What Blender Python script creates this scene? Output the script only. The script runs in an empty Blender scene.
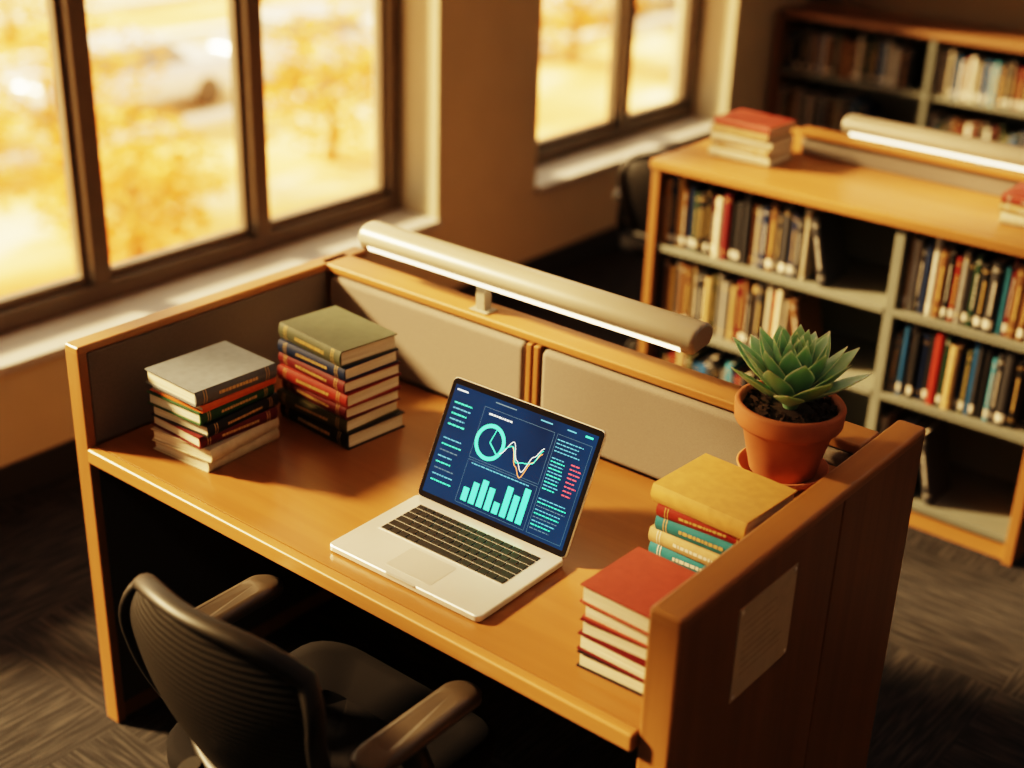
import bpy, bmesh, math, random
from mathutils import Vector, Matrix
random.seed(7)
S=bpy.context.scene
COL=S.collection

# ---------------------------------------------------------------- materials
def newmat(name):
    m=bpy.data.materials.new(name); m.use_nodes=True
    nt=m.node_tree; b=nt.nodes['Principled BSDF']
    return m,nt,b
def N(nt,t,**k):
    n=nt.nodes.new(t)
    for a,v in k.items(): setattr(n,a,v)
    return n
def ramp(nt,stops):
    r=N(nt,'ShaderNodeValToRGB'); e=r.color_ramp.elements
    e[0].position,e[0].color=stops[0][0],(*stops[0][1],1)
    e[1].position,e[1].color=stops[-1][0],(*stops[-1][1],1)
    for p,c in stops[1:-1]:
        x=e.new(p); x.color=(*c,1)
    return r
def objmap(nt,scale=(1,1,1),rot=(0,0,0)):
    tc=N(nt,'ShaderNodeTexCoord'); mp=N(nt,'ShaderNodeMapping')
    mp.inputs['Scale'].default_value=scale; mp.inputs['Rotation'].default_value=rot
    nt.links.new(tc.outputs['Object'],mp.inputs['Vector']); return mp
def bump(nt,b,src,strength=.2,dist=.001):
    bp=N(nt,'ShaderNodeBump'); bp.inputs['Strength'].default_value=strength; bp.inputs['Distance'].default_value=dist
    nt.links.new(src,bp.inputs['Height']); nt.links.new(bp.outputs[0],b.inputs['Normal'])
def plain(name,c,rough=.5,metal=0,var=.06,nscale=30,bmp=0,coat=0,spec=.5):
    m,nt,b=newmat(name)
    mp=objmap(nt); no=N(nt,'ShaderNodeTexNoise'); no.inputs['Scale'].default_value=nscale; no.inputs['Detail'].default_value=4
    nt.links.new(mp.outputs[0],no.inputs['Vector'])
    r=ramp(nt,[(.3,tuple(max(0,x*(1-var)) for x in c)),(.7,tuple(min(1,x*(1+var)) for x in c))])
    nt.links.new(no.outputs['Fac'],r.inputs[0]); nt.links.new(r.outputs[0],b.inputs['Base Color'])
    b.inputs['Roughness'].default_value=rough; b.inputs['Metallic'].default_value=metal
    b.inputs['Coat Weight'].default_value=coat; b.inputs['Specular IOR Level'].default_value=spec
    if bmp: bump(nt,b,no.outputs['Fac'],bmp,.002)
    return m
def wood(name,c1,c2,axis='x',rough=.38,s=1.0):
    m,nt,b=newmat(name)
    sc={'x':(1.6,26,26),'y':(26,1.6,26),'z':(26,26,1.6)}[axis]
    mp=objmap(nt,tuple(v*s for v in sc))
    n1=N(nt,'ShaderNodeTexNoise'); n1.inputs['Scale'].default_value=1.0; n1.inputs['Detail'].default_value=7; n1.inputs['Roughness'].default_value=.6; n1.inputs['Distortion'].default_value=.4
    nt.links.new(mp.outputs[0],n1.inputs['Vector'])
    r=ramp(nt,[(.3,c1),(.52,tuple((a+bb)/2 for a,bb in zip(c1,c2))),(.72,c2)])
    nt.links.new(n1.outputs['Fac'],r.inputs[0]); nt.links.new(r.outputs[0],b.inputs['Base Color'])
    b.inputs['Roughness'].default_value=rough; b.inputs['Specular IOR Level'].default_value=.4
    bump(nt,b,n1.outputs['Fac'],.06,.001)
    return m
def fabric(name,c,sheen=.1):
    m,nt,b=newmat(name)
    mp=objmap(nt,(1,1,1)); n1=N(nt,'ShaderNodeTexNoise'); n1.inputs['Scale'].default_value=520; n1.inputs['Detail'].default_value=2
    nt.links.new(mp.outputs[0],n1.inputs['Vector'])
    r=ramp(nt,[(.35,tuple(x*.88 for x in c)),(.65,tuple(x*1.1 for x in c))])
    nt.links.new(n1.outputs['Fac'],r.inputs[0])
    nt.links.new(r.outputs[0],b.inputs['Base Color']); b.inputs['Roughness'].default_value=.9
    b.inputs['Sheen Weight'].default_value=sheen; b.inputs['Specular IOR Level'].default_value=.12
    bump(nt,b,n1.outputs['Fac'],.4,.001); return m

m_desk=wood('desk_laminate',(.195,.088,.031),(.24,.112,.041),'x',.28)
m_edge=wood('oak_edge',(.25,.118,.042),(.335,.165,.062),'x',.36)
m_edgey=wood('oak_edge_y',(.25,.118,.042),(.335,.165,.062),'y',.36)
m_edgez=wood('oak_edge_z',(.20,.092,.033),(.27,.128,.048),'z',.4)
m_panel=wood('oak_panel',(.175,.085,.034),(.245,.122,.050),'z',.42,.8)
m_darkwood=wood('dark_oak',(.13,.064,.028),(.20,.10,.045),'x',.45)
m_fab=fabric('taupe_fabric',(.18,.154,.132)); m_fab_shade=fabric('taupe_fabric_shaded',(.13,.112,.095)); m_under=fabric('under_fabric',(.05,.047,.045),0)  # second fabric is the taupe darkened: shade of the backlit side in its colour
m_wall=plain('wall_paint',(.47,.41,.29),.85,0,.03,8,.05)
m_wallb=plain('back_wall_dimmed',(.17,.135,.085),.85,0,.03,8,.05)  # dark brown, darkened so the colour carries the weaker sun at the back
m_sill=plain('sill_paint',(.38,.37,.355),.5,0,.03,6)
m_frame=plain('bronze_frame',(.13,.112,.09),.42,.3,.06,12)
m_base=plain('rubber_base',(.02,.02,.022),.6)
m_ceil=plain('ceiling_paint',(.65,.60,.54),.9)
m_metal=plain('shelf_metal',(.15,.155,.13),.45,.1,.04,9)
m_lamp=plain('lamp_enamel',(.29,.262,.212),.35,.1,.02,9)
def emis(name,c,st):
    m,nt,b=newmat(name)
    b.inputs['Base Color'].default_value=(*[x*.3 for x in c],1); b.inputs['Emission Color'].default_value=(*c,1); b.inputs['Emission Strength'].default_value=st
    b.inputs['Roughness'].default_value=.4
    return m
m_led=emis('led_strip',(1,.74,.42),5.5)
m_black=plain('black_plastic',(.008,.0075,.0075),.48,0,.1,40,0,0,.3)
m_arm=plain('arm_pad_sunlit',(.045,.036,.028),.40,0,.1,40)  # brown tone puts the sunlight on the arm pads into the colour
m_seat=fabric('black_fabric',(.0055,.0055,.007),0)
m_alu=plain('aluminium',(.60,.60,.60),.34,.6,.015,20)
m_key=plain('key_black',(.008,.008,.009),.5,0,.05,30,0,0,.3)
m_bezel=plain('bezel_glass',(.006,.006,.008),.12)
def pages():
    m,nt,b=newmat('book_pages')
    mp=objmap(nt,(6,6,700)); n1=N(nt,'ShaderNodeTexNoise'); n1.inputs['Scale'].default_value=1; n1.inputs['Detail'].default_value=3
    nt.links.new(mp.outputs[0],n1.inputs['Vector'])
    r=ramp(nt,[(.3,(.42,.36,.26)),(.7,(.68,.62,.50))]); nt.links.new(n1.outputs['Fac'],r.inputs[0]); nt.links.new(r.outputs[0],b.inputs['Base Color'])
    b.inputs['Roughness'].default_value=.85; bump(nt,b,n1.outputs['Fac'],.4,.001); return m
m_pages=pages()
m_gold=plain('gilt_print',(.55,.38,.15),.4,.3)
m_white=plain('label_paper',(.52,.48,.41),.7)
_cv={}
def cover(c):
    k=tuple(round(x,3) for x in c)
    if k not in _cv: _cv[k]=plain('book_cloth_%d'%len(_cv),tuple(x*.8 for x in c),.55,0,.1,60,.08,0,.25)
    return _cv[k]
C=dict(slate=(.135,.155,.175),black=(.012,.012,.014),green=(.025,.085,.038),dgreen=(.018,.045,.028),red=(.25,.028,.02),burg=(.12,.012,.015),
 navy=(.012,.024,.07),blue=(.03,.11,.25),teal=(.025,.17,.215),yellow=(.54,.31,.105),cream=(.58,.51,.38),brown=(.15,.07,.03),orange=(.58,.13,.025),
 white=(.56,.54,.48),grey=(.20,.19,.175),tan=(.42,.29,.15),sky=(.06,.25,.36),olive=(.08,.078,.035),char=(.035,.035,.04),rose=(.33,.07,.05),lgreen=(.085,.095,.06))

# ---------------------------------------------------------------- mesh helpers
class MB:
    def __init__(s): s.bm=bmesh.new(); s.mats=[]
    def mi(s,m):
        if m not in s.mats: s.mats.append(m)
        return s.mats.index(m)
    def face(s,pts,m,M=None,smooth=False):
        vs=[s.bm.verts.new((M@Vector(p)) if M else Vector(p)) for p in pts]
        f=s.bm.faces.new(vs); f.material_index=s.mi(m); f.smooth=smooth; return f
    def box(s,x0,x1,y0,y1,z0,z1,m,M=None):
        c=[(x0,y0,z0),(x1,y0,z0),(x1,y1,z0),(x0,y1,z0),(x0,y0,z1),(x1,y0,z1),(x1,y1,z1),(x0,y1,z1)]
        vs=[s.bm.verts.new((M@Vector(p)) if M else Vector(p)) for p in c]
        for q in ((3,2,1,0),(4,5,6,7),(0,1,5,4),(1,2,6,5),(2,3,7,6),(3,0,4,7)):
            f=s.bm.faces.new([vs[i] for i in q]); f.material_index=s.mi(m)
    def grid(s,rows,m,M=None,closeu=False,smooth=True):
        vv=[[s.bm.verts.new((M@Vector(p)) if M else Vector(p)) for p in r] for r in rows]
        for i in range(len(vv)-1):
            n=len(vv[i]); 
            for j in range(n if closeu else n-1):
                f=s.bm.faces.new([vv[i][j],vv[i][(j+1)%n],vv[i+1][(j+1)%n],vv[i+1][j]]); f.material_index=s.mi(m); f.smooth=smooth
        return vv
    def lathe(s,prof,m,M=None,n=40,smooth=True,cap=False):
        rows=[[(r*math.cos(2*math.pi*k/n),r*math.sin(2*math.pi*k/n),z) for k in range(n)] for r,z in prof]
        vv=s.grid(rows,m,M,True,smooth)
        if cap:
            for r in (vv[0][::-1],vv[-1]):
                try:
                    f=s.bm.faces.new(r); f.material_index=s.mi(m)
                except Exception: pass
        return vv
    def obj(s,name,parent=None,bevel=0,seg=2,subsurf=0,M=None,recalc=True):
        me=bpy.data.meshes.new(name)
        if recalc: bmesh.ops.recalc_face_normals(s.bm,faces=s.bm.faces)
        s.bm.to_mesh(me); s.bm.free()
        for m in s.mats: me.materials.append(m)
        o=bpy.data.objects.new(name,me); COL.objects.link(o)
        if parent: o.parent=parent
        if M is not None: o.matrix_local=M
        if bevel:
            b=o.modifiers.new('b','BEVEL'); b.width=bevel; b.segments=seg; b.limit_method='ANGLE'; b.harden_normals=False
        if subsurf:
            b=o.modifiers.new('s','SUBSURF'); b.levels=subsurf; b.render_levels=subsurf
        return o
def empty(name,M=None):
    o=bpy.data.objects.new(name,None); COL.objects.link(o); o.empty_display_size=.1
    if M is not None: o.matrix_world=M
    return o
def box(name,x0,x1,y0,y1,z0,z1,m,parent=None,bevel=.002,seg=2):
    b=MB(); b.box(x0,x1,y0,y1,z0,z1,m); return b.obj(name,parent,bevel,seg)
def rrect(w,d,r,n=6):
    pts=[]
    for cx,cy,a0 in ((w/2-r,d/2-r,0),(-w/2+r,d/2-r,90),(-w/2+r,-d/2+r,180),(w/2-r,-d/2+r,270)):
        for k in range(n+1):
            a=math.radians(a0+90*k/n); pts.append((cx+r*math.cos(a),cy+r*math.sin(a)))
    return pts
def slab(b,w,d,r,z0,z1,m,M=None,soft=0):
    P=rrect(w,d,r)
    if soft:
        P2=rrect(w-2*soft,d-2*soft,max(r-soft,.0005))
        rings=[[(x,y,z0) for x,y in P2],[(x,y,z0+soft) for x,y in P],[(x,y,z1-soft) for x,y in P],[(x,y,z1) for x,y in P2]]
    else: rings=[[(x,y,z0) for x,y in P],[(x,y,z1) for x,y in P]]
    vv=b.grid(rings,m,M,True,False)
    for r_ in (vv[0][::-1],vv[-1]):
        f=b.bm.faces.new(r_); f.material_index=b.mi(m)

# ---------------------------------------------------------------- room
XW=-1.11; XO=-1.45; XG=-1.345; ZS=.42; HEAD=2.5; CE=2.9
X1=4.6; Y0=-3.2; Y1=5.16
def carpet():
    m,nt,b=newmat('carpet_tiles')
    mp=objmap(nt); 
    ck=N(nt,'ShaderNodeTexChecker'); ck.inputs['Scale'].default_value=2.0
    nt.links.new(mp.outputs[0],ck.inputs['Vector'])
    ws=[]
    for sc in ((1,.07,1),(.07,1,1)):
        mm=objmap(nt,sc); w=N(nt,'ShaderNodeTexNoise'); w.inputs['Scale'].default_value=110; w.inputs['Detail'].default_value=3
        nt.links.new(mm.outputs[0],w.inputs['Vector']); ws.append(w)
    mx=N(nt,'ShaderNodeMix',data_type='FLOAT'); 
    nt.links.new(ck.outputs['Fac'],mx.inputs[0]); nt.links.new(ws[0].outputs['Fac'],mx.inputs[2]); nt.links.new(ws[1].outputs['Fac'],mx.inputs[3])
    r=ramp(nt,[(.40,(.016,.016,.019)),(.52,(.027,.026,.029)),(.66,(.048,.045,.045))]); nt.links.new(mx.outputs[0],r.inputs[0])
    nt.links.new(r.outputs[0],b.inputs['Base Color']); b.inputs['Roughness'].default_value=.95; b.inputs['Specular IOR Level'].default_value=.15
    n3=N(nt,'ShaderNodeTexNoise'); n3.inputs['Scale'].default_value=300; nt.links.new(mp.outputs[0],n3.inputs['Vector'])
    bump(nt,b,n3.outputs['Fac'],.8,.004); return m
box('floor',XO,X1+.1,Y0-.1,Y1+.1,-.12,0,carpet(),None,0)
W1=(-2.0,2.32); W2=(2.93,4.44)
b=MB()
b.box(XO,XW,Y0,Y1,0,ZS-.03,m_wall); b.box(XO,XW,Y0,Y1,HEAD,CE,m_wall)
b.box(XO,XW,Y0,W1[0],ZS-.03,HEAD,m_wall); b.box(XO,XW,W1[1],W2[0],ZS-.03,HEAD,m_wall); b.box(XO,XW,W2[1],Y1,ZS-.03,HEAD,m_wall)
b.obj('wall_left',None,.004)
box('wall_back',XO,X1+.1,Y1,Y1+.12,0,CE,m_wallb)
box('wall_right',X1,X1+.12,Y0,Y1,0,CE,m_wall)
box('wall_front',XO,X1+.12,Y0-.12,Y0,0,CE,m_wall)
box('ceiling',XO,X1+.12,Y0-.12,Y1+.12,CE,CE+.1,m_ceil)
box('baseboard_left',XW,XW+.012,Y0,Y1,0,.105,m_base)
box('baseboard_back',XW+.012,X1,Y1-.012,Y1,0,.105,m_base)
def glassmat():
    m=bpy.data.materials.new('window_glass'); m.use_nodes=True; nt=m.node_tree; nt.nodes.clear()
    o=N(nt,'ShaderNodeOutputMaterial'); t=N(nt,'ShaderNodeBsdfTransparent'); g=N(nt,'ShaderNodeBsdfGlossy'); g.inputs['Roughness'].default_value=.03
    mx=N(nt,'ShaderNodeMixShader'); mx.inputs[0].default_value=.04; t.inputs[0].default_value=(.97,.96,.94,1)
    nt.links.new(t.outputs[0],mx.inputs[1]); nt.links.new(g.outputs[0],mx.inputs[2]); nt.links.new(mx.outputs[0],o.inputs[0]); return m
m_glass=glassmat()
def window(name,ya,yb,mull):
    e=empty(name)
    b=MB(); fw=.06; xa,xb=XG-.035,XG+.045
    b.box(xa,xb,ya,yb,ZS,ZS+.065,m_frame); b.box(xa,xb,ya,yb,HEAD-fw,HEAD,m_frame)
    b.box(xa,xb,ya,ya+fw,ZS+.065,HEAD-fw,m_frame); b.box(xa,xb,yb-fw,yb,ZS+.065,HEAD-fw,m_frame)
    for y in mull: b.box(xa-.002,xb+.012,y-.033,y+.033,ZS+.065,HEAD-fw,m_frame)
    b.obj('frame',e,.004)
    b=MB(); ys=[ya+fw]+[v for y in mull for v in (y-.033,y+.033)]+[yb-fw]
    for i in range(0,len(ys),2):
        y0,y1=ys[i],ys[i+1]; z0,z1=ZS+.065,HEAD-fw; t=.020
        b.box(XG-.02,XG+.02,y0,y1,z0,z0+t*1.4,m_frame); b.box(XG-.02,XG+.02,y0,y1,z1-t,z1,m_frame)
        b.box(XG-.02,XG+.02,y0,y0+t,z0+t*1.4,z1-t,m_frame); b.box(XG-.02,XG+.02,y1-t,y1,z0+t*1.4,z1-t,m_frame)
    b.obj('sash',e,.003)
    b=MB(); b.face([(XG,ya+.03,ZS+.04),(XG,yb-.03,ZS+.04),(XG,yb-.03,HEAD-.03),(XG,ya+.03,HEAD-.03)],m_glass); b.obj('glass_pane',e)
    b=MB(); b.box(XO,XW+.02,ya,yb,ZS-.03,ZS,m_sill); b.obj('sill',e,.005)
window('window_1',W1[0],W1[1],[-1.07,-.40,.27,.94,1.61])
window('window_2',W2[0],W2[1],[3.82])

# ---------------------------------------------------------------- carrel
ZD=.72; HP=.948; W=1.384; T=.057; TL=.046; PF=.008; PR=.022
ca=empty('study_carrel')
box('desk_top',.0,W,.018,.69,ZD-.032,ZD,m_desk,ca,.001)
box('desk_nosing',.0,W,-.006,.018,ZD-.034,ZD,m_edge,ca,.005,3)
a,c=-TL,0
box('side_panel_left_core',a,c-.012,PF+.01,.80,.0,HP-.02,m_panel,ca,.001)
box('side_panel_left_edge',a,c,PF-.01,PF+.012,0,HP-.012,m_edgez,ca,.004,3)
box('side_panel_left_cap',a,c,PF-.01,.83,HP-.018,HP,m_edgey,ca,.005,3)
box('side_panel_left_fabric',c-.014,c-.001,PF+.012,.69,ZD+.002,HP-.018,m_fab_shade,ca,.004)
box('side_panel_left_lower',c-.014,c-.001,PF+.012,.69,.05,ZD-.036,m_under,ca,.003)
box('back_panel_core',-.0,W,.705,.79,.05,HP-.02,m_fab_shade,ca,.002)
box('back_panel_cap',-.03,W,.692,.775,HP-.020,HP,m_edge,ca,.005,3)
for i,(xa,xb) in enumerate(((.012,.612),(.655,1.372))):
    box('back_fabric_%d'%i,xa,xb,.683,.71,ZD+.004,HP-.024,m_fab,ca,.014,5)
box('back_rail_a',.616,.631,.683,.71,ZD+.002,HP-.020,m_edgez,ca,.003)
box('back_rail_b',.636,.651,.683,.71,ZD+.002,HP-.020,m_edgez,ca,.003)
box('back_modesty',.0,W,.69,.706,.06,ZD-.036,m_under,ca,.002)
box('side_panel_right_core',W+.004,W+T,PR+.01,.523,.0,HP-.016,m_panel,ca,.003)
box('side_panel_right_rear',W+.004,W+T,.527,.85,.0,HP-.016,m_panel,ca,.003)
box('side_panel_right_edge',W,W+T+.001,PR-.012,PR+.014,0,HP-.012,m_edgez,ca,.006,3)
box('side_panel_right_cap',W,W+T+.001,PR-.012,.853,HP-.022,HP,m_edgey,ca,.007,4)
box('side_panel_right_inner',W-.001,W+.005,PR+.012,.69,ZD,HP-.022,m_edgey,ca,.001)
b=MB()
P=[(W-.19,.682),(W-.001,.682),(W-.001,.50),(W-.05,.50),(W-.19,.62)]
lo=[b.bm.verts.new((x,y,.885)) for x,y in P]; hi=[b.bm.verts.new((x,y,.899)) for x,y in P]
k=b.mi(m_edge)
b.bm.faces.new(lo[::-1]).material_index=k; b.bm.faces.new(hi).material_index=k
for i in range(5): b.bm.faces.new((lo[i],lo[(i+1)%5],hi[(i+1)%5],hi[i])).material_index=k
b.obj('corner_shelf',ca,.002)
m_notice=plain('notice_paper',(.45,.37,.26),.7); m_ink=plain('notice_ink',(.36,.28,.19),.8); m_pin=plain('notice_pin',(.75,.72,.66),.3,.6)
b=MB(); xx=W+T
b.box(xx+.0005,xx+.002,.185,.37,.70,.878,m_notice)
rr=random.Random(4)
for i in range(8):
    z=.845-i*.014; y=.205
    b.box(xx+.002,xx+.0022,y,y+rr.uniform(.09,.14),z-.0025,z,m_ink)
for y,z in ((.193,.708),(.193,.870),(.362,.708),(.362,.870)):
    b.lathe([(0,.0008),(.004,.0008),(.0042,0)],m_pin,Matrix.Translation((xx+.002,y,z))@Matrix.Rotation(math.pi/2,4,'Y'),12)
b.obj('paper_notice')

# ---------------------------------------------------------------- lamp bars
def lampbar(x0,x1,yc,zt,postx,zcap):
    e=empty('bar_lamp')
    hw=.041
    prof=[(-hw+.001,-.019),(-hw-.001,-.010),(-hw+.004,.003),(-hw*.65,.013),(-hw*.2,.018),(hw*.3,.018),(hw*.7,.012),(hw+.0,.000),(hw,-.016),(hw*.75,-.030),(-hw+.010,-.037)]
    prof=[(yc+y,zt-.018+z) for y,z in prof]
    b=MB(); n=len(prof)
    xs=[(x0,.80),(x0+.003,.95),(x0+.010,1),(x1-.010,1),(x1-.003,.95),(x1,.80)]
    cy=yc; cz=zt-.026
    rows=[[(x,cy+(y-cy)*s,cz+(z-cz)*s) for y,z in prof] for x,s in xs]
    vv=b.grid(rows,m_lamp,None,True,True)
    for r in (vv[0][::-1],vv[-1]): b.bm.faces.new(r).material_index=0
    b.obj('lamp_housing',e)
    b=MB()
    y0,z0=prof[0]; y1,z1=prof[-1]
    o=Vector((0,-.89,-.45))*.0015
    p_=[(y0+(y1-y0)*t,z0+(z1-z0)*t) for t in (.40,1.0)]
    (ya,za),(yb,zb)=p_
    b.face([(x0+.03,ya+o.y,za+o.z),(x1-.03,ya+o.y,za+o.z),(x1-.03,yb+o.y,zb+o.z),(x0+.03,yb+o.y,zb+o.z)],m_led)
    b.face([(x0+.03,yb+.002,zb-.001),(x1-.03,yb+.002,zb-.001),(x1-.03,yb+.03,zb+.0015),(x0+.03,yb+.03,zb+.0015)],m_led)
    b.obj('light_strip',e,0,recalc=False)
    b=MB(); b.box(postx-.013,postx+.013,yc-.012,yc+.012,zcap+.003,zt-.040,m_lamp); b.box(postx-.026,postx+.026,yc-.02,yc+.02,zcap+.0005,zcap+.004,m_lamp)
    b.obj('lamp_post',e,.003)
lampbar(.110,1.020,.725,1.072,.460,HP)
lampbar(.44,1.38,2.482,1.08,.885,1.012)

# ---------------------------------------------------------------- books
def add_book(b,M,w,d,h,cm,lab=None,title=True,label=False):
    ct=.0028; ins=.004
    b.box(-w/2,w/2,-d/2,d/2,-h/2,-h/2+ct,cm,M); b.box(-w/2,w/2,-d/2,d/2,h/2-ct,h/2,cm,M)
    b.box(-w/2+.002,w/2-ins,-d/2+ins,d/2-ins,-h/2+ct,h/2-ct,m_pages,M)
    bul=min(.006,h*.16)
    def arc(y0,y1,off,m,a0=-1,a1=1,n=6):
        r=[]
        for k in range(n+1):
            a=a0+(a1-a0)*k/n; x=-w/2-bul*(1-a*a)-off
            r.append((x,a*h/2))
        b.grid([[(x,y0,z) for x,z in r],[(x,y1,z) for x,z in r]],m,M,False,True)
    arc(-d/2,d/2,0,cm)
    for s in (-1,1):
        pts=[(-w/2-bul*(1-(a/3)**2),s*d/2,a/3*h/2) for a in range(-3,4)]
        b.face(pts if s<0 else pts[::-1],cm,M)
    if lab:
        for y in (-.40,-.37,.37,.40): arc(d*y,d*y+.0016,.0006,lab,-.95,.95,4)
        if title:
            y=-d*.25
            while y<d*.22:
                L=random.uniform(.003,.009); arc(y,y+L,.0006,lab,-.22,.22,2); y+=L+.002
    if label: arc(-d/2+.012,-d/2+.036,.0008,m_white,-.9,.9,4)
def stack(name,cx,cy,z0,specs,spine='px',seed=1):
    rnd=random.Random(seed); b=MB(); z=z0
    for sp in specs:
        w,d,h,c,lab,rot=sp[:6]; side=sp[6] if len(sp)>6 else spine
        base={'px':180,'nx':0,'ny':90,'py':-90}[side]
        M=Matrix.Translation((cx+rnd.uniform(-.004,.004),cy+rnd.uniform(-.004,.004),z+h/2+.0002))@Matrix.Rotation(math.radians(base+rot),4,'Z')
        add_book(b,M,w,d,h,cover(C[c]),{'g':m_gold,'w':m_white,None:None}[lab]); z+=h+.0004
    return b.obj(name),z
stack('book_stack',.180,.190,ZD,[(.165,.20,.026,'cream',None,3),(.168,.20,.028,'cream',None,6),(.16,.20,.026,'burg','g',-2),(.165,.20,.026,'black','g',4),
  (.16,.20,.028,'green','g',2),(.163,.195,.016,'orange',None,1),(.165,.205,.032,'slate','g',-2)],'px',1)
stack('book_stack',.293,.445,ZD,[(.16,.225,.036,'black','g',-4),(.155,.22,.030,'olive','g',-1),(.15,.215,.028,'burg','g',-5),(.155,.22,.032,'red','g',-2),
  (.155,.22,.028,'burg','g',-5),(.15,.215,.030,'navy','g',-3),(.15,.21,.036,'lgreen','g',-6)],'ny',2)
stack('book_stack',1.275,.405,ZD,[(.15,.18,.028,'red','g',0),(.15,.185,.022,'black','g',3),(.155,.18,.030,'black','g',-2),(.15,.185,.030,'teal','w',2),(.152,.185,.028,'tan','w',-1),
  (.15,.18,.028,'teal','g',1),(.15,.18,.022,'red','g',3),(.155,.19,.034,'yellow',None,-3)],'ny',3)
stack('book_stack',1.288,.160,ZD,[(.150,.150,.030,'black',None,2),(.152,.150,.032,'burg',None,-1),(.147,.150,.030,'burg',None,3),(.152,.155,.028,'rose',None,0),(.155,.155,.034,'rose',None,-2)],'px',4)
stack('book_stack',.205,2.32,.932,[(.16,.21,.026,'cream','w',2),(.155,.205,.024,'tan','w',-2),(.16,.21,.024,'cream','w',3),(.155,.2,.022,'tan','g',0),(.15,.2,.022,'rose',None,-3)],'ny',5)
stack('book_stack',1.14,2.30,.932,[(.15,.2,.030,'cream','w',2),(.15,.2,.026,'tan','w',-2),(.15,.195,.026,'rose','w',1)],'ny',6)

def shelved(b,x0,x1,yf,z0,hmax,seed,lean=True,palette=None):
    rnd=random.Random(seed); x=x0
    pal=palette or ['black','char','navy','white','char','burg','brown','grey','tan','dgreen','sky','char','black','cream','blue','olive','yellow','red','black','brown']
    while x<x1:
        t=rnd.uniform(.013,.030); hh=hmax*rnd.uniform(.78,.98); dp=rnd.uniform(.12,.16)
        if x+t>x1: break
        yy=yf+rnd.uniform(0,.012)
        M=Matrix(((0,0,1,x+t/2),(1,0,0,yy+dp/2),(0,1,0,z0+hh/2),(0,0,0,1)))
        add_book(b,M,dp,hh,t,cover(C[rnd.choice(pal)]),rnd.choice([m_gold,m_white,None,m_gold]),rnd.random()<.8,rnd.random()<.5)
        x+=t+.0008
    if lean:
        hh=hmax*.85; t=.024; dp=.14; a=math.radians(14)
        R=Matrix.Rotation(-a,4,'Y')
        M0=Matrix(((0,0,1,t/2),(1,0,0,yf+dp/2),(0,1,0,hh/2),(0,0,0,1)))
        M=Matrix.Translation((x+hh*math.sin(a)+.004,0,z0+.001))@R@M0
        add_book(b,M,dp,hh,t,cover(C[rnd.choice(['char','black','brown','navy'])]),m_white,True,False)

# ---------------------------------------------------------------- front bookcase
yB=2.08; yE=2.76; ym=2.42
bc=empty('bookcase')
box('top_board',-.005,1.315,yB-.008,yE+.008,.90,.93,m_edge,bc,.005,3)
box('end_left',.0,.03,yB,yE,0,.90,m_edgez,bc,.003)
box('end_right',1.28,1.31,yB,yE,0,.90,m_edgez,bc,.003)
box('divider',.812,.842,yB+.012,yE-.012,.06,.90,m_metal,bc,.002)
box('back_board',.03,1.28,ym,ym+.012,.06,.90,m_metal,bc,.001)
box('plinth',.03,1.28,yB+.02,yE-.02,0,.06,m_edge,bc,.002)
sh=[.06,.375,.635]
for i,z in enumerate(sh):
    for j,(xa,xb) in enumerate(((.03,.812),(.842,1.28))):
        box('shelf_%d_%d'%(i,j),xa,xb,yB+.01,yE-.01,z,z+.022,m_metal,bc,.002)
box('screen_panel',.30,1.30,2.47,2.495,.93,.992,m_fab,bc,.004)
box('screen_cap',.295,1.305,2.458,2.507,.990,1.012,m_edge,bc,.004,3)
b=MB()
shelved(b,.034,.56,yB+.03,.658,.238,11); shelved(b,.034,.52,yB+.03,.398,.23,12); shelved(b,.034,.42,yB+.03,.083,.25,13)
shelved(b,.846,1.25,yB+.03,.658,.238,14,False); shelved(b,.846,1.23,yB+.03,.398,.23,15,False); shelved(b,.846,.97,yB+.03,.083,.26,16)
b.obj('shelved_books')
# ---------------------------------------------------------------- far bookcase
yF=4.80
fb=empty('bookcase')
x0=-1.07; xs=[x0,-.265,.54,1.345,2.15,2.95]
box('top_board',x0-.01,2.96,yF-.01,Y1-.014,.905,.935,m_darkwood,fb,.004)
for i,x in enumerate(xs):
    mm=m_panel if i in (0,5) else m_metal
    box('upright_%d'%i,x-.014,x+.014,yF,Y1-.016,0,.905,mm,fb,.002)
box('back_board',x0,2.95,Y1-.03,Y1-.018,.04,.905,m_metal,fb,.001)
b=MB(); k=20
dark=['black','char','navy','white','burg','brown','grey','dgreen','blue','black','char','olive','sky','white','cream']
for i in range(5):
    for z in (.05,.325,.625):
        box('shelf_%d_%d'%(i,int(z*100)),xs[i]+.014,xs[i+1]-.014,yF+.01,Y1-.03,z,z+.02,m_metal,fb,.001)
        rr=random.Random(k); frac=rr.uniform(.6,.95)
        shelved(b,xs[i]+.03,xs[i]+.014+.74*frac,yF+.03,z+.021,.22,k,frac<.85,dark); k+=1
box('plinth',x0,2.95,yF+.02,Y1-.03,0,.05,m_base,fb,.001)
b.obj('shelved_books')

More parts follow.
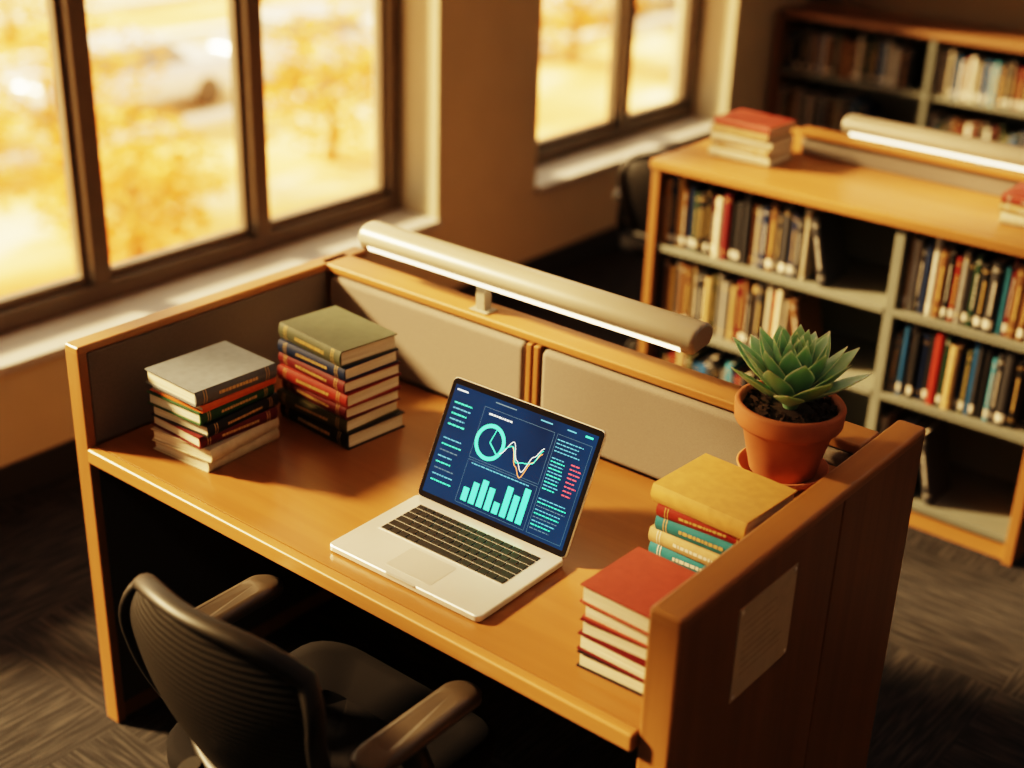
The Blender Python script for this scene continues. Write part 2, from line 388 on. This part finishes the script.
# ---------------------------------------------------------------- laptop
LM=Matrix.Translation((.658,.054,ZD+.0002))@Matrix.Rotation(.0155,4,'Z')
lap=empty('laptop',LM)
Lw,Ld=.363,.249
b=MB(); M=Matrix.Translation((Lw/2,Ld/2,0))
slab(b,Lw,Ld,.012,.002,.015,m_alu,M,.0018)
for sx in (.03,Lw-.03):
    for sy in (.03,Ld-.03): b.lathe([(.006,0),(.006,.003)],m_black,Matrix.Translation((sx,sy,0)),12,False,True)
b.obj('base',lap)
b=MB(); kx0,kx1,ky0,ky1=.034,.329,.106,.224
slab(b,kx1-kx0+.006,ky1-ky0+.006,.004,.0148,.0152,m_alu,Matrix.Translation(((kx0+kx1)/2,(ky0+ky1)/2,0)))
ry=(ky1-ky0)/6
for r in range(6):
    y0=ky0+r*ry+.0009; y1=y0+ry-.0024
    if r==0: ws=[1,1,1,1.25,5,1.25,1,1,1,1]
    elif r==1: ws=[2.3]+[1]*10+[2.3]
    elif r==2: ws=[1.75]+[1]*11+[1.75]
    elif r==3: ws=[1.4]+[1]*12+[1]
    elif r==4: ws=[1]*13+[1.5]
    else: ws=[1]*14; y1-=.004
    u=(kx1-kx0)/sum(ws); x=kx0
    for w_ in ws:
        b.box(x+.0011,x+w_*u-.0011,y0,y1,.0150,.0166,m_key); x+=w_*u
b.obj('keyboard',lap,.0006,1)
m_pad=plain('trackpad',(.52,.515,.51),.3,.6,.01,20)
b=MB(); slab(b,.108,.074,.004,.0150,.0153,m_pad,Matrix.Translation((Lw/2,.056,0))); b.obj('trackpad',lap)
b=MB(); slab(b,.07,.006,.002,.0125,.0151,m_pad,Matrix.Translation((Lw/2,.001,0))); b.obj('front_notch',lap)
phi=2.04
up=Vector((0,-math.cos(phi),math.sin(phi))); nrm=Vector((1,0,0)).cross(up)
LL=Matrix(((1,up.x,nrm.x,0),(0,up.y,nrm.y,Ld-.004),(0,up.z,nrm.z,.012),(0,0,0,1)))
lh=.247
b=MB(); slab(b,Lw,lh,.011,-.006,.0,m_alu,LL@Matrix.Translation((Lw/2,lh/2+.002,0)),.001); b.obj('lid',lap)
b=MB(); slab(b,Lw-.003,lh-.003,.010,.0001,.0009,m_bezel,LL@Matrix.Translation((Lw/2,lh/2+.002,0))); b.obj('bezel',lap)
b=MB(); 
HM=LL@Matrix.Translation((Lw/2,-.001,-.004))@Matrix.Rotation(math.radians(90),4,'Y')
b.lathe([(.006,-.13),(.006,.13)],m_black,HM,16,True,True); b.obj('hinge',lap)
def screenmat():
    m,nt,bb=newmat('screen_navy')
    tc=N(nt,'ShaderNodeTexCoord'); g=N(nt,'ShaderNodeTexNoise'); g.inputs['Scale'].default_value=6
    nt.links.new(tc.outputs['Object'],g.inputs['Vector'])
    r=ramp(nt,[(.3,(.002,.012,.045)),(.7,(.003,.038,.11))]); nt.links.new(g.outputs['Fac'],r.inputs[0])
    nt.links.new(r.outputs[0],bb.inputs['Emission Color']); bb.inputs['Emission Strength'].default_value=1.0
    bb.inputs['Base Color'].default_value=(.004,.008,.02,1); bb.inputs['Roughness'].default_value=.15; bb.inputs['Specular IOR Level'].default_value=.3; return m
m_scr=screenmat()
E=dict(teal=emis('ui_teal',(.0,.85,.45),2.0),cyan=emis('ui_cyan',(.03,.42,.70),1.0),white=emis('ui_white',(.75,.9,.95),1.4),red=emis('ui_red',(.85,.05,.10),.9),
 orange=emis('ui_orange',(.95,.30,.05),1.5),dim=emis('ui_dim',(.01,.12,.24),.8),green=emis('ui_green',(.03,.85,.30),1.2))
sw,shh=.342,.221; sx0=(Lw-sw)/2; sy0=.015
b=MB(); b.face([(sx0,sy0,.0012),(sx0+sw,sy0,.0012),(sx0+sw,sy0+shh,.0012),(sx0,sy0+shh,.0012)],m_scr,LL); b.obj('display',lap,recalc=False)
b=MB()
def pt(u,v,z=.0016): return (sx0+u*sw,sy0+(1-v)*shh,z)
def rect(u0,v0,u1,v1,m,z=.0016): b.face([pt(u0,v1,z),pt(u1,v1,z),pt(u1,v0,z),pt(u0,v0,z)],E[m],LL)
rd=random.Random(3)
def textlines(u0,u1,v0,v1,n,m,th=.008,ms=None):
    for i in range(n):
        v=v0+(v1-v0)*i/n; u=u0
        end=u1-rd.uniform(0,(u1-u0)*.35)
        mm=ms[i%len(ms)] if ms else m
        while u<end:
            L=rd.uniform(.008,.03); rect(u,v,min(u+L,end),v+th,mm); u+=L+.005
rect(.02,.035,.10,.047,'white'); rect(.30,.03,.45,.04,'dim'); rect(.62,.035,.70,.045,'cyan'); rect(.80,.035,.86,.045,'cyan'); rect(.92,.03,.97,.045,'teal')
textlines(.03,.17,.15,.40,5,'teal',.011,['teal','cyan','teal','cyan'])
textlines(.03,.18,.48,.92,8,'teal',.009,['cyan','teal','dim'])
textlines(.28,.48,.14,.17,1,'white',.014)
textlines(.27,.70,.60,.64,1,'cyan',.008)
textlines(.76,.95,.14,.27,4,'cyan',.008)
textlines(.76,.86,.30,.60,10,'teal',.008,['cyan','teal'])
textlines(.89,.97,.30,.60,8,'red',.010)
textlines(.76,.95,.66,.95,9,'cyan',.008,['cyan','teal','dim'])
def line(p,q,t,m,z=.0017):
    P=Vector(pt(*p,z)); Q=Vector(pt(*q,z)); d=(Q-P).normalized(); n=Vector((-d.y,d.x,0))*t
    b.face([P-n,Q-n,Q+n,P+n],E[m],LL)
for u0,v0,u1,v1 in ((.24,.10,.73,.56),(.24,.58,.73,.97),(.75,.10,.98,.97)):
    for p,q in (((u0,v0),(u1,v0)),((u1,v0),(u1,v1)),((u1,v1),(u0,v1)),((u0,v1),(u0,v0))): line(p,q,.0003,'dim')
cx_,cy_=.345,.38; asp=sw/shh
def ring(r0,r1,a0,a1,m,z=.0018,n=40):
    for i in range(n):
        A=a0+(a1-a0)*i/n; B=a0+(a1-a0)*(i+1)/n
        q=[(cx_+r*math.cos(t),cy_-r*asp*math.sin(t)) for r,t in ((r0,A),(r1,A),(r1,B),(r0,B))]
        b.face([pt(u,v,z) for u,v in q],E[m],LL)
ring(.082,.104,0,2*math.pi,'teal')
line((cx_,cy_),(cx_+.02,cy_-.12),.0008,'teal'); line((cx_,cy_),(cx_+.065,cy_+.08),.0012,'teal')
pl=[(.43,.44),(.50,.30),(.55,.44),(.60,.52),(.65,.36),(.70,.26)]
def poly(pl,m,t,z):
    sm=[]
    for i in range(len(pl)-1):
        for k in range(8):
            s=k/8; s2=(1-math.cos(s*math.pi))/2; sm.append((pl[i][0]+(pl[i+1][0]-pl[i][0])*s,pl[i][1]+(pl[i+1][1]-pl[i][1])*s2))
    sm.append(pl[-1])
    for i in range(len(sm)-1): line(sm[i],sm[i+1],t,m,z)
poly([(.43,.40),(.50,.34),(.55,.46),(.60,.44),(.65,.42),(.70,.28)],'teal',.0008,.0021); poly(pl,'white',.0007,.0019); poly([(u,v+.05) for u,v in pl[1:]],'orange',.0007,.0020)
hs=[.12,.19,.24,.20,.10,.27,.22,.31]
for i,h in enumerate(hs): rect(.27+i*.056,.94-h,.27+i*.056+.040,.94,'teal')
b.obj('dashboard_graphics',lap,recalc=False)

# ---------------------------------------------------------------- potted succulent
PX,PY,PZ=1.288,.585,.8995
pot=empty('potted_succulent',Matrix.Translation((PX,PY,PZ)))
m_terra=plain('terracotta',(.40,.145,.062),.75,0,.14,14,.15); m_soil=plain('soil',(.035,.02,.011),.95,0,.4,90,.8)
b=MB(); b.lathe([(.0,.0),(.066,.0),(.074,.006),(.083,.022),(.079,.023),(.071,.010),(.0,.008)],m_terra,None,56); b.obj('saucer',pot)
b=MB(); b.lathe([(.0,.009),(.055,.009),(.060,.014),(.082,.104),(.084,.106),(.093,.108),(.096,.113),(.098,.142),(.095,.147),(.088,.147),(.085,.142),(.083,.120)],m_terra,None,64); b.obj('pot',pot)
b=MB(); b.lathe([(.0,.136),(.05,.134),(.0855,.130)],m_soil,None,32)
rs=random.Random(9)
for i in range(160):
    a=rs.uniform(0,6.28); r=rs.uniform(.04,.082); s=rs.uniform(.002,.005)
    b.box(-s,s,-s,s,-s,s,m_soil,Matrix.Translation((r*math.cos(a),r*math.sin(a),.136))@Matrix.Rotation(a*3,4,'X')@Matrix.Rotation(a*7,4,'Z'))
b.obj('soil',pot)
def leafmat():
    m,nt,bb=newmat('succulent_leaf')
    at=N(nt,'ShaderNodeAttribute',attribute_name='edge'); r=ramp(nt,[(0,(.24,.44,.27)),(.5,(.32,.53,.33)),(.8,(.56,.70,.44)),(1,(.82,.80,.52))])
    nt.links.new(at.outputs['Fac'],r.inputs[0]); nt.links.new(r.outputs[0],bb.inputs['Base Color'])
    bb.inputs['Roughness'].default_value=.38; bb.inputs['Subsurface Weight'].default_value=.3; bb.inputs['Subsurface Radius'].default_value=(.01,.018,.006); bb.inputs['Subsurface Scale'].default_value=.8
    return m
m_leaf=leafmat()
b=MB(); ed=b.bm.verts.layers.float.new('edge')
NL=38
for i in range(NL):
    t=i/(NL-1); az=i*2.39996+.4
    tilt=math.radians(4+66*t**.9); L=.092+.046*min(1,t*1.2); Wd=.016+.0105*min(1,t*1.5)
    rows=[];es=[]
    nu=18; nv=16
    base_r=.003+.012*t; zb=.152+.022*(1-t)
    for a in range(nu+1):
        s=a/nu
        wp=Wd*((.40+.60*math.sin(min(1,s/.55)*math.pi/2)) if s<.55 else max(0,1-((s-.55)/.45)**1.6))
        wp=max(wp,.0004)
        th=.0080*(1-s**1.8)+.0005
        row=[];er=[]
        for k in range(nv):
            ang=2*math.pi*k/nv; cx=math.cos(ang)*wp; cz=math.sin(ang)*th*(1 if math.sin(ang)<0 else .40)
            cz+=.20*abs(cx)*(1-s*.3)
            bend=.12*L*s*s
            row.append((s*L,cx,cz+bend)); er.append(max(abs(math.cos(ang))**9, s**9))
        rows.append(row); es.append(er)
    M=Matrix.Rotation(az,4,'Z')@Matrix.Translation((base_r,0,zb))@Matrix.Rotation(-(math.pi/2-tilt),4,'Y')
    vv=b.grid(rows,m_leaf,M,True,True)
    for r_,e_ in zip(vv,es):
        for v_,x_ in zip(r_,e_): v_[ed]=x_
    b.bm.faces.new(vv[-1]).smooth=True
b.obj('rosette_leaves',pot)
b=MB(); b.lathe([(.012,.132),(.018,.152),(.010,.172)],m_leaf,None,12); b.obj('stem',pot)

# ---------------------------------------------------------------- office chairs
def ribmat():
    m,nt,bb=newmat('ribbed_mesh')
    mp=objmap(nt,(1,1,1)); w=N(nt,'ShaderNodeTexWave'); w.bands_direction='Z'; w.inputs['Scale'].default_value=26; w.inputs['Distortion'].default_value=1.0; w.inputs['Detail'].default_value=1
    nt.links.new(mp.outputs[0],w.inputs['Vector'])
    r=ramp(nt,[(.2,(.004,.004,.004)),(.7,(.010,.009,.009))]); nt.links.new(w.outputs['Fac'],r.inputs[0]); nt.links.new(r.outputs[0],bb.inputs['Base Color'])
    bb.inputs['Roughness'].default_value=.6; bb.inputs['Specular IOR Level'].default_value=.15; bump(nt,bb,w.outputs['Fac'],.35,.003); return m
m_rib=ribmat()
def tube(b,pts,r,m,n=10,closed=False,flat=1.0):
    pts=[Vector(p) for p in pts]; rows=[]
    L=len(pts)
    for i,p in enumerate(pts):
        a=pts[(i-1)%L] if (closed or i>0) else p; c=pts[(i+1)%L] if (closed or i<L-1) else p
        d=(c-a).normalized(); up_=Vector((0,1,0)) if abs(d.y)<.9 else Vector((0,0,1))
        s=d.cross(up_).normalized(); u=s.cross(d)
        rr=r[i] if isinstance(r,list) else r
        rows.append([p+s*rr*math.cos(2*math.pi*k/n)+u*rr*flat*math.sin(2*math.pi*k/n) for k in range(n)])
    if closed: rows.append(rows[0])
    vv=b.grid(rows,m,None,True,True)
    if not closed:
        b.bm.faces.new(vv[0][::-1]); b.bm.faces.new(vv[-1])
def chair(cx,cy,rot,swivel=0,scale=1):
    e=empty('office_chair',Matrix.Translation((cx,cy,0))@Matrix.Rotation(math.radians(rot),4,'Z')@Matrix.Scale(scale,4))
    b=MB(); rings=[]
    for z,s in ((.415,.80),(.422,.93),(.440,1.0),(.462,1.0),(.476,.95),(.481,.80),(.478,.4)):
        rings.append([(x*s,y*s+.01,z+(.010*(abs(x)/.24)**2 if z>.46 else 0)-(.018*max(0,(y-.12)/.12)**2 if z>.43 else 0)) for x,y in rrect(.47,.46,.09,6)])
    vv=b.grid(rings,m_seat,None,True,True); b.bm.faces.new(vv[0][::-1]); b.bm.faces.new(vv[-1]); b.obj('seat',e)
    nu,nv=24,24
    def bp(u,v):
        hw=.180+.045*math.sin(min(1,v*1.25)*math.pi/2)-.030*max(0,(v-.72)/.28)**2
        x=u*hw
        y=-.250+.065*u*u -.050*math.sin(v*math.pi*.9)*1.0+.04*(1-v) -.020*v
        z=.500+.380*v - .060*(abs(u)**3)*max(0,(v-.55)/.45)
        return Vector((x,y,z))
    b=MB(); b.grid([[bp(-.97+1.94*j/nu,.02+.955*i/nv) for j in range(nu+1)] for i in range(nv+1)],m_rib)
    o=b.obj('backrest_mesh',e); sm=o.modifiers.new('s','SOLIDIFY'); sm.thickness=.006
    per=[bp(-1+2*j/16,1) for j in range(17)]+[bp(1,1-i/16) for i in range(1,17)]+[bp(1-2*j/16,0) for j in range(1,17)]+[bp(-1,i/16) for i in range(1,16)]
    b=MB(); tube(b,per,.0125,m_black,10,True,1.5); b.obj('backrest_frame',e)
    b=MB(); tube(b,[(0,-.10,.41),(0,-.20,.405),(0,-.265,.44),(0,-.287,.52),(0,-.300,.60)],[.022,.024,.026,.022,.016],m_black,12,False,1.4); b.obj('back_spine',e)
    for s in (-1,1):
        b=MB()
        prof=[]
        for z,k in ((.632,.86),(.637,1),(.650,1),(.657,.90),(.660,.6)):
            prof.append([(s*.243+x*k,y*k-.03+(.0),z-.012*max(0,(-y-.05)/.1)**2) for x,y in rrect(.068,.275,.03,6)])
        vv=b.grid(prof,m_arm,None,True,True); b.bm.faces.new(vv[0][::-1]); b.bm.faces.new(vv[-1]); b.obj('armrest_%s'%('l' if s<0 else 'r'),e)
        b=MB(); tube(b,[(s*.20,0.0,.428),(s*.262,-.0,.440),(s*.268,-.02,.50),(s*.255,-.05,.60),(s*.245,-.06,.635)],[.016,.018,.017,.017,.02],m_black,10,False,1.5)
        b.obj('arm_support_%s'%('l' if s<0 else 'r'),e)
    b=MB(); b.lathe([(.10,.415),(.10,.395),(.05,.385),(.026,.37),(.026,.24),(.018,.24),(.018,.11)],m_black,None,20); b.obj('gas_column',e)
    b=MB()
    for k in range(5):
        a=2*math.pi*k/5+.3+swivel
        ca_,sa=math.cos(a),math.sin(a)
        tube(b,[(.02*ca_,.02*sa,.115),(.15*ca_,.15*sa,.10),(.265*ca_,.265*sa,.072)],[.026,.021,.014],m_black,10)
        for q in (-1,1):
            M=Matrix.Translation((.265*ca_-q*.014*sa,.265*sa+q*.014*ca_,.027))@Matrix.Rotation(a,4,'Z')@Matrix.Rotation(math.pi/2,4,'X')
            b.lathe([(.0,-.009),(.022,-.009),(.0265,-.006),(.0265,.006),(.022,.009),(.0,.009)],m_black,M,18)
        b.box(-.008,.008,-.004,.004,0,.03,m_black,Matrix.Translation((.265*ca_,.265*sa,.045)))
    b.obj('star_base',e)
chair(.818,-.105,0)
chair(-.33,2.84,20,.2,.90)

# ---------------------------------------------------------------- ceiling fill lights (unseen, added to brighten the room)
m_cl=emis('ceiling_fill_glow',(1,.90,.78),4)
for (x,y) in ((1.2,-1.6),(3.2,-1.6),(1.2,1.2),(3.2,1.2),(1.2,3.8),(3.2,3.8)):
    e=empty('ceiling_fill')
    b=MB(); b.box(x-.62,x+.62,y-.17,y+.17,CE-.05,CE-.001,m_lamp); b.obj('fill_housing',e,.004)
    b=MB(); b.box(x-.59,x+.59,y-.14,y+.14,CE-.056,CE-.0505,m_cl); b.obj('fill_panel',e)

# ---------------------------------------------------------------- outside
GZ=-4.5
def groundmat():
    m,nt,bb=newmat('autumn_ground')
    mp=objmap(nt,(1,.45,1)); n1=N(nt,'ShaderNodeTexNoise'); n1.inputs['Scale'].default_value=.5; n1.inputs['Detail'].default_value=5
    nt.links.new(mp.outputs[0],n1.inputs['Vector'])
    r=ramp(nt,[(.36,(.52,.23,.065)),(.48,(.78,.41,.14)),(.58,(.90,.56,.24)),(.68,(.96,.80,.55))]); nt.links.new(n1.outputs['Fac'],r.inputs[0])  # autumn golds, paled to put outdoor glare and haze into the colour
    nt.links.new(r.outputs[0],bb.inputs['Base Color']); bb.inputs['Roughness'].default_value=.9; return m
b=MB(); b.face([(-120,-60,GZ),(-1.6,-60,GZ),(-1.6,120,GZ),(-120,120,GZ)],groundmat()); b.obj('ground_outside',recalc=False)
m_road=plain('pale_asphalt',(.66,.47,.29),.8,0,.15,1.5)
m_curb=plain('curb_concrete',(.95,.90,.80),.8,0,.05,2)
b=MB()
b.box(-24.5,-18.2,-30,80,GZ,GZ+.03,m_road); b.box(-18.2,-17.8,-30,80,GZ,GZ+.12,m_curb); b.box(-24.9,-24.5,-30,80,GZ,GZ+.12,m_curb)
b.box(-34,-29,-30,80,GZ,GZ+.03,m_road); b.box(-29,-28.7,-30,80,GZ,GZ+.12,m_curb)
for y in range(-20,70,3): b.box(-21.5,-21.3,y,y+1.6,GZ+.03,GZ+.035,m_curb)
b.obj('road')
m_tyre=plain('tyre',(.12,.09,.06),.8); m_cgl=plain('car_glass',(.28,.24,.20),.1)
def car(x,y,rot,col):
    e=empty('parked_car',Matrix.Translation((x,y,GZ+.03))@Matrix.Rotation(rot,4,'Z'))
    m=plain('car_paint',col,.25,.2,.02,3,0,.6)
    b=MB(); rings=[]
    for z,wx,wy in ((.25,4.2,1.68),(.45,4.4,1.78),(.75,4.35,1.76),(.92,4.1,1.62)):
        rings.append([(px,py,z) for px,py in rrect(wx,wy,.35,5)])
    vv=b.grid(rings,m,None,True,True); b.bm.faces.new(vv[0][::-1]); b.bm.faces.new(vv[-1]); b.obj('body',e)
    b=MB(); rings=[]
    for z,wx,wy,o in ((.90,2.7,1.5,-.1),(1.30,1.9,1.3,-.15)):
        rings.append([(px+o,py,z) for px,py in rrect(wx,wy,.25,5)])
    vv=b.grid(rings,m_cgl,None,True,True); b.obj('cabin_glass',e)
    b=MB(); slab(b,1.95,1.34,.25,1.29,1.38,m,Matrix.Translation((-.15,0,0)),.03); b.obj('roof',e)
    b=MB()
    for sx in (-1.35,1.35):
        for sy in (-.8,.8): b.lathe([(0,-.1),(.3,-.1),(.32,-.06),(.32,.06),(.3,.1),(0,.1)],m_tyre,Matrix.Translation((sx,sy,.32))@Matrix.Rotation(math.pi/2,4,'X'),20)
    b.obj('wheels',e)
rc=random.Random(5)
for i in range(11):
    car(-19.6,4+i*4.9+rc.uniform(-.3,.3),math.pi/2,rc.choice([(.9,.9,.88),(.85,.85,.85),(.6,.62,.66),(.9,.88,.83)]))
m_leafg=plain('golden_leaves',(.86,.40,.09),.8,0,.3,1.5,.2); m_bark=plain('bark',(.34,.18,.09),.9,0,.3,6)
def tree(x,y,h,r,seed):
    rt=random.Random(seed); e=empty('autumn_tree',Matrix.Translation((x,y,GZ)))
    b=MB(); tube(b,[(0,0,0),(.05,.02,h*.3),(-.03,.04,h*.6),(0,0,h*.9)],[.12,.09,.07,.03],m_bark,10)
    for k in range(5):
        a=k*1.3; tube(b,[(0,0,h*.45),(.5*r*math.cos(a),.5*r*math.sin(a),h*.75)],[.05,.02],m_bark,8)
    b.obj('trunk',e)
    b=MB(); mi=b.mi(m_leafg)
    for k in range(1300):
        a=rt.uniform(0,6.283); cphi=rt.uniform(-1,1); rad=r*rt.uniform(.2,1)**.6
        s_=math.sqrt(1-cphi*cphi); c=Vector((rad*s_*math.cos(a),rad*s_*math.sin(a),h*.7+rad*cphi*.8))
        q=Matrix.Translation(c)@Matrix.Rotation(rt.uniform(0,6.28),4,'Z')@Matrix.Rotation(rt.uniform(0,3.14),4,'X'); s2=rt.uniform(.06,.11)
        b.face([(-s2,0,0),(0,-s2*.6,0),(s2,0,0),(0,s2*.6,0)],m_leafg,q)
    b.obj('foliage',e,recalc=False)
for i,(x,y,h,r) in enumerate(((-13.5,6.0,2.6,1.9),(-16.5,10.5,2.2,1.9),(-12.5,9.0,1.6,1.3),(-14.5,14.5,1.9,1.6),(-12,2.6,2.8,1.9),(-16.5,24,2.4,1.8),(-27,24,3.2,2.4),(-27,33,3.4,2.4),(-26.5,16,3.4,2.4),(-27,42,3.4,2.4))): tree(x,y,h,r,i)

# world
w=bpy.data.worlds.new('sky'); S.world=w; w.use_nodes=True
bg=w.node_tree.nodes['Background']; bg.inputs[0].default_value=(1,.74,.47,1); bg.inputs[1].default_value=2.7
su=bpy.data.lights.new('sun','SUN'); su.energy=27; su.color=(1,.65,.31); su.angle=math.radians(7)
so=bpy.data.objects.new('sun',su); COL.objects.link(so)
so.rotation_euler=Vector((.80,.36,-.46)).to_track_quat('-Z','Y').to_euler()

# ---------------------------------------------------------------- camera
yaw,p,ro,f=.6705,.4358,.0345,1375.42
F=Vector((-math.sin(yaw)*math.cos(p),math.cos(yaw)*math.cos(p),-math.sin(p))); R=Vector((math.cos(yaw),math.sin(yaw),0)); U=R.cross(F)
R2=R*math.cos(ro)+U*math.sin(ro); U2=U*math.cos(ro)-R*math.sin(ro)
cam=bpy.data.cameras.new('camera'); co=bpy.data.objects.new('camera',cam); COL.objects.link(co)
co.matrix_world=Matrix(((R2.x,U2.x,-F.x,2.2664),(R2.y,U2.y,-F.y,-1.4423),(R2.z,U2.z,-F.z,2.0838),(0,0,0,1)))
cam.sensor_width=36; cam.lens=36*f/1024; cam.clip_start=.05; cam.clip_end=300
cam.dof.use_dof=True; cam.dof.focus_distance=2.55; cam.dof.aperture_fstop=1.4
S.camera=co
S.view_settings.view_transform='Filmic'; S.view_settings.look='High Contrast'; S.view_settings.exposure=0
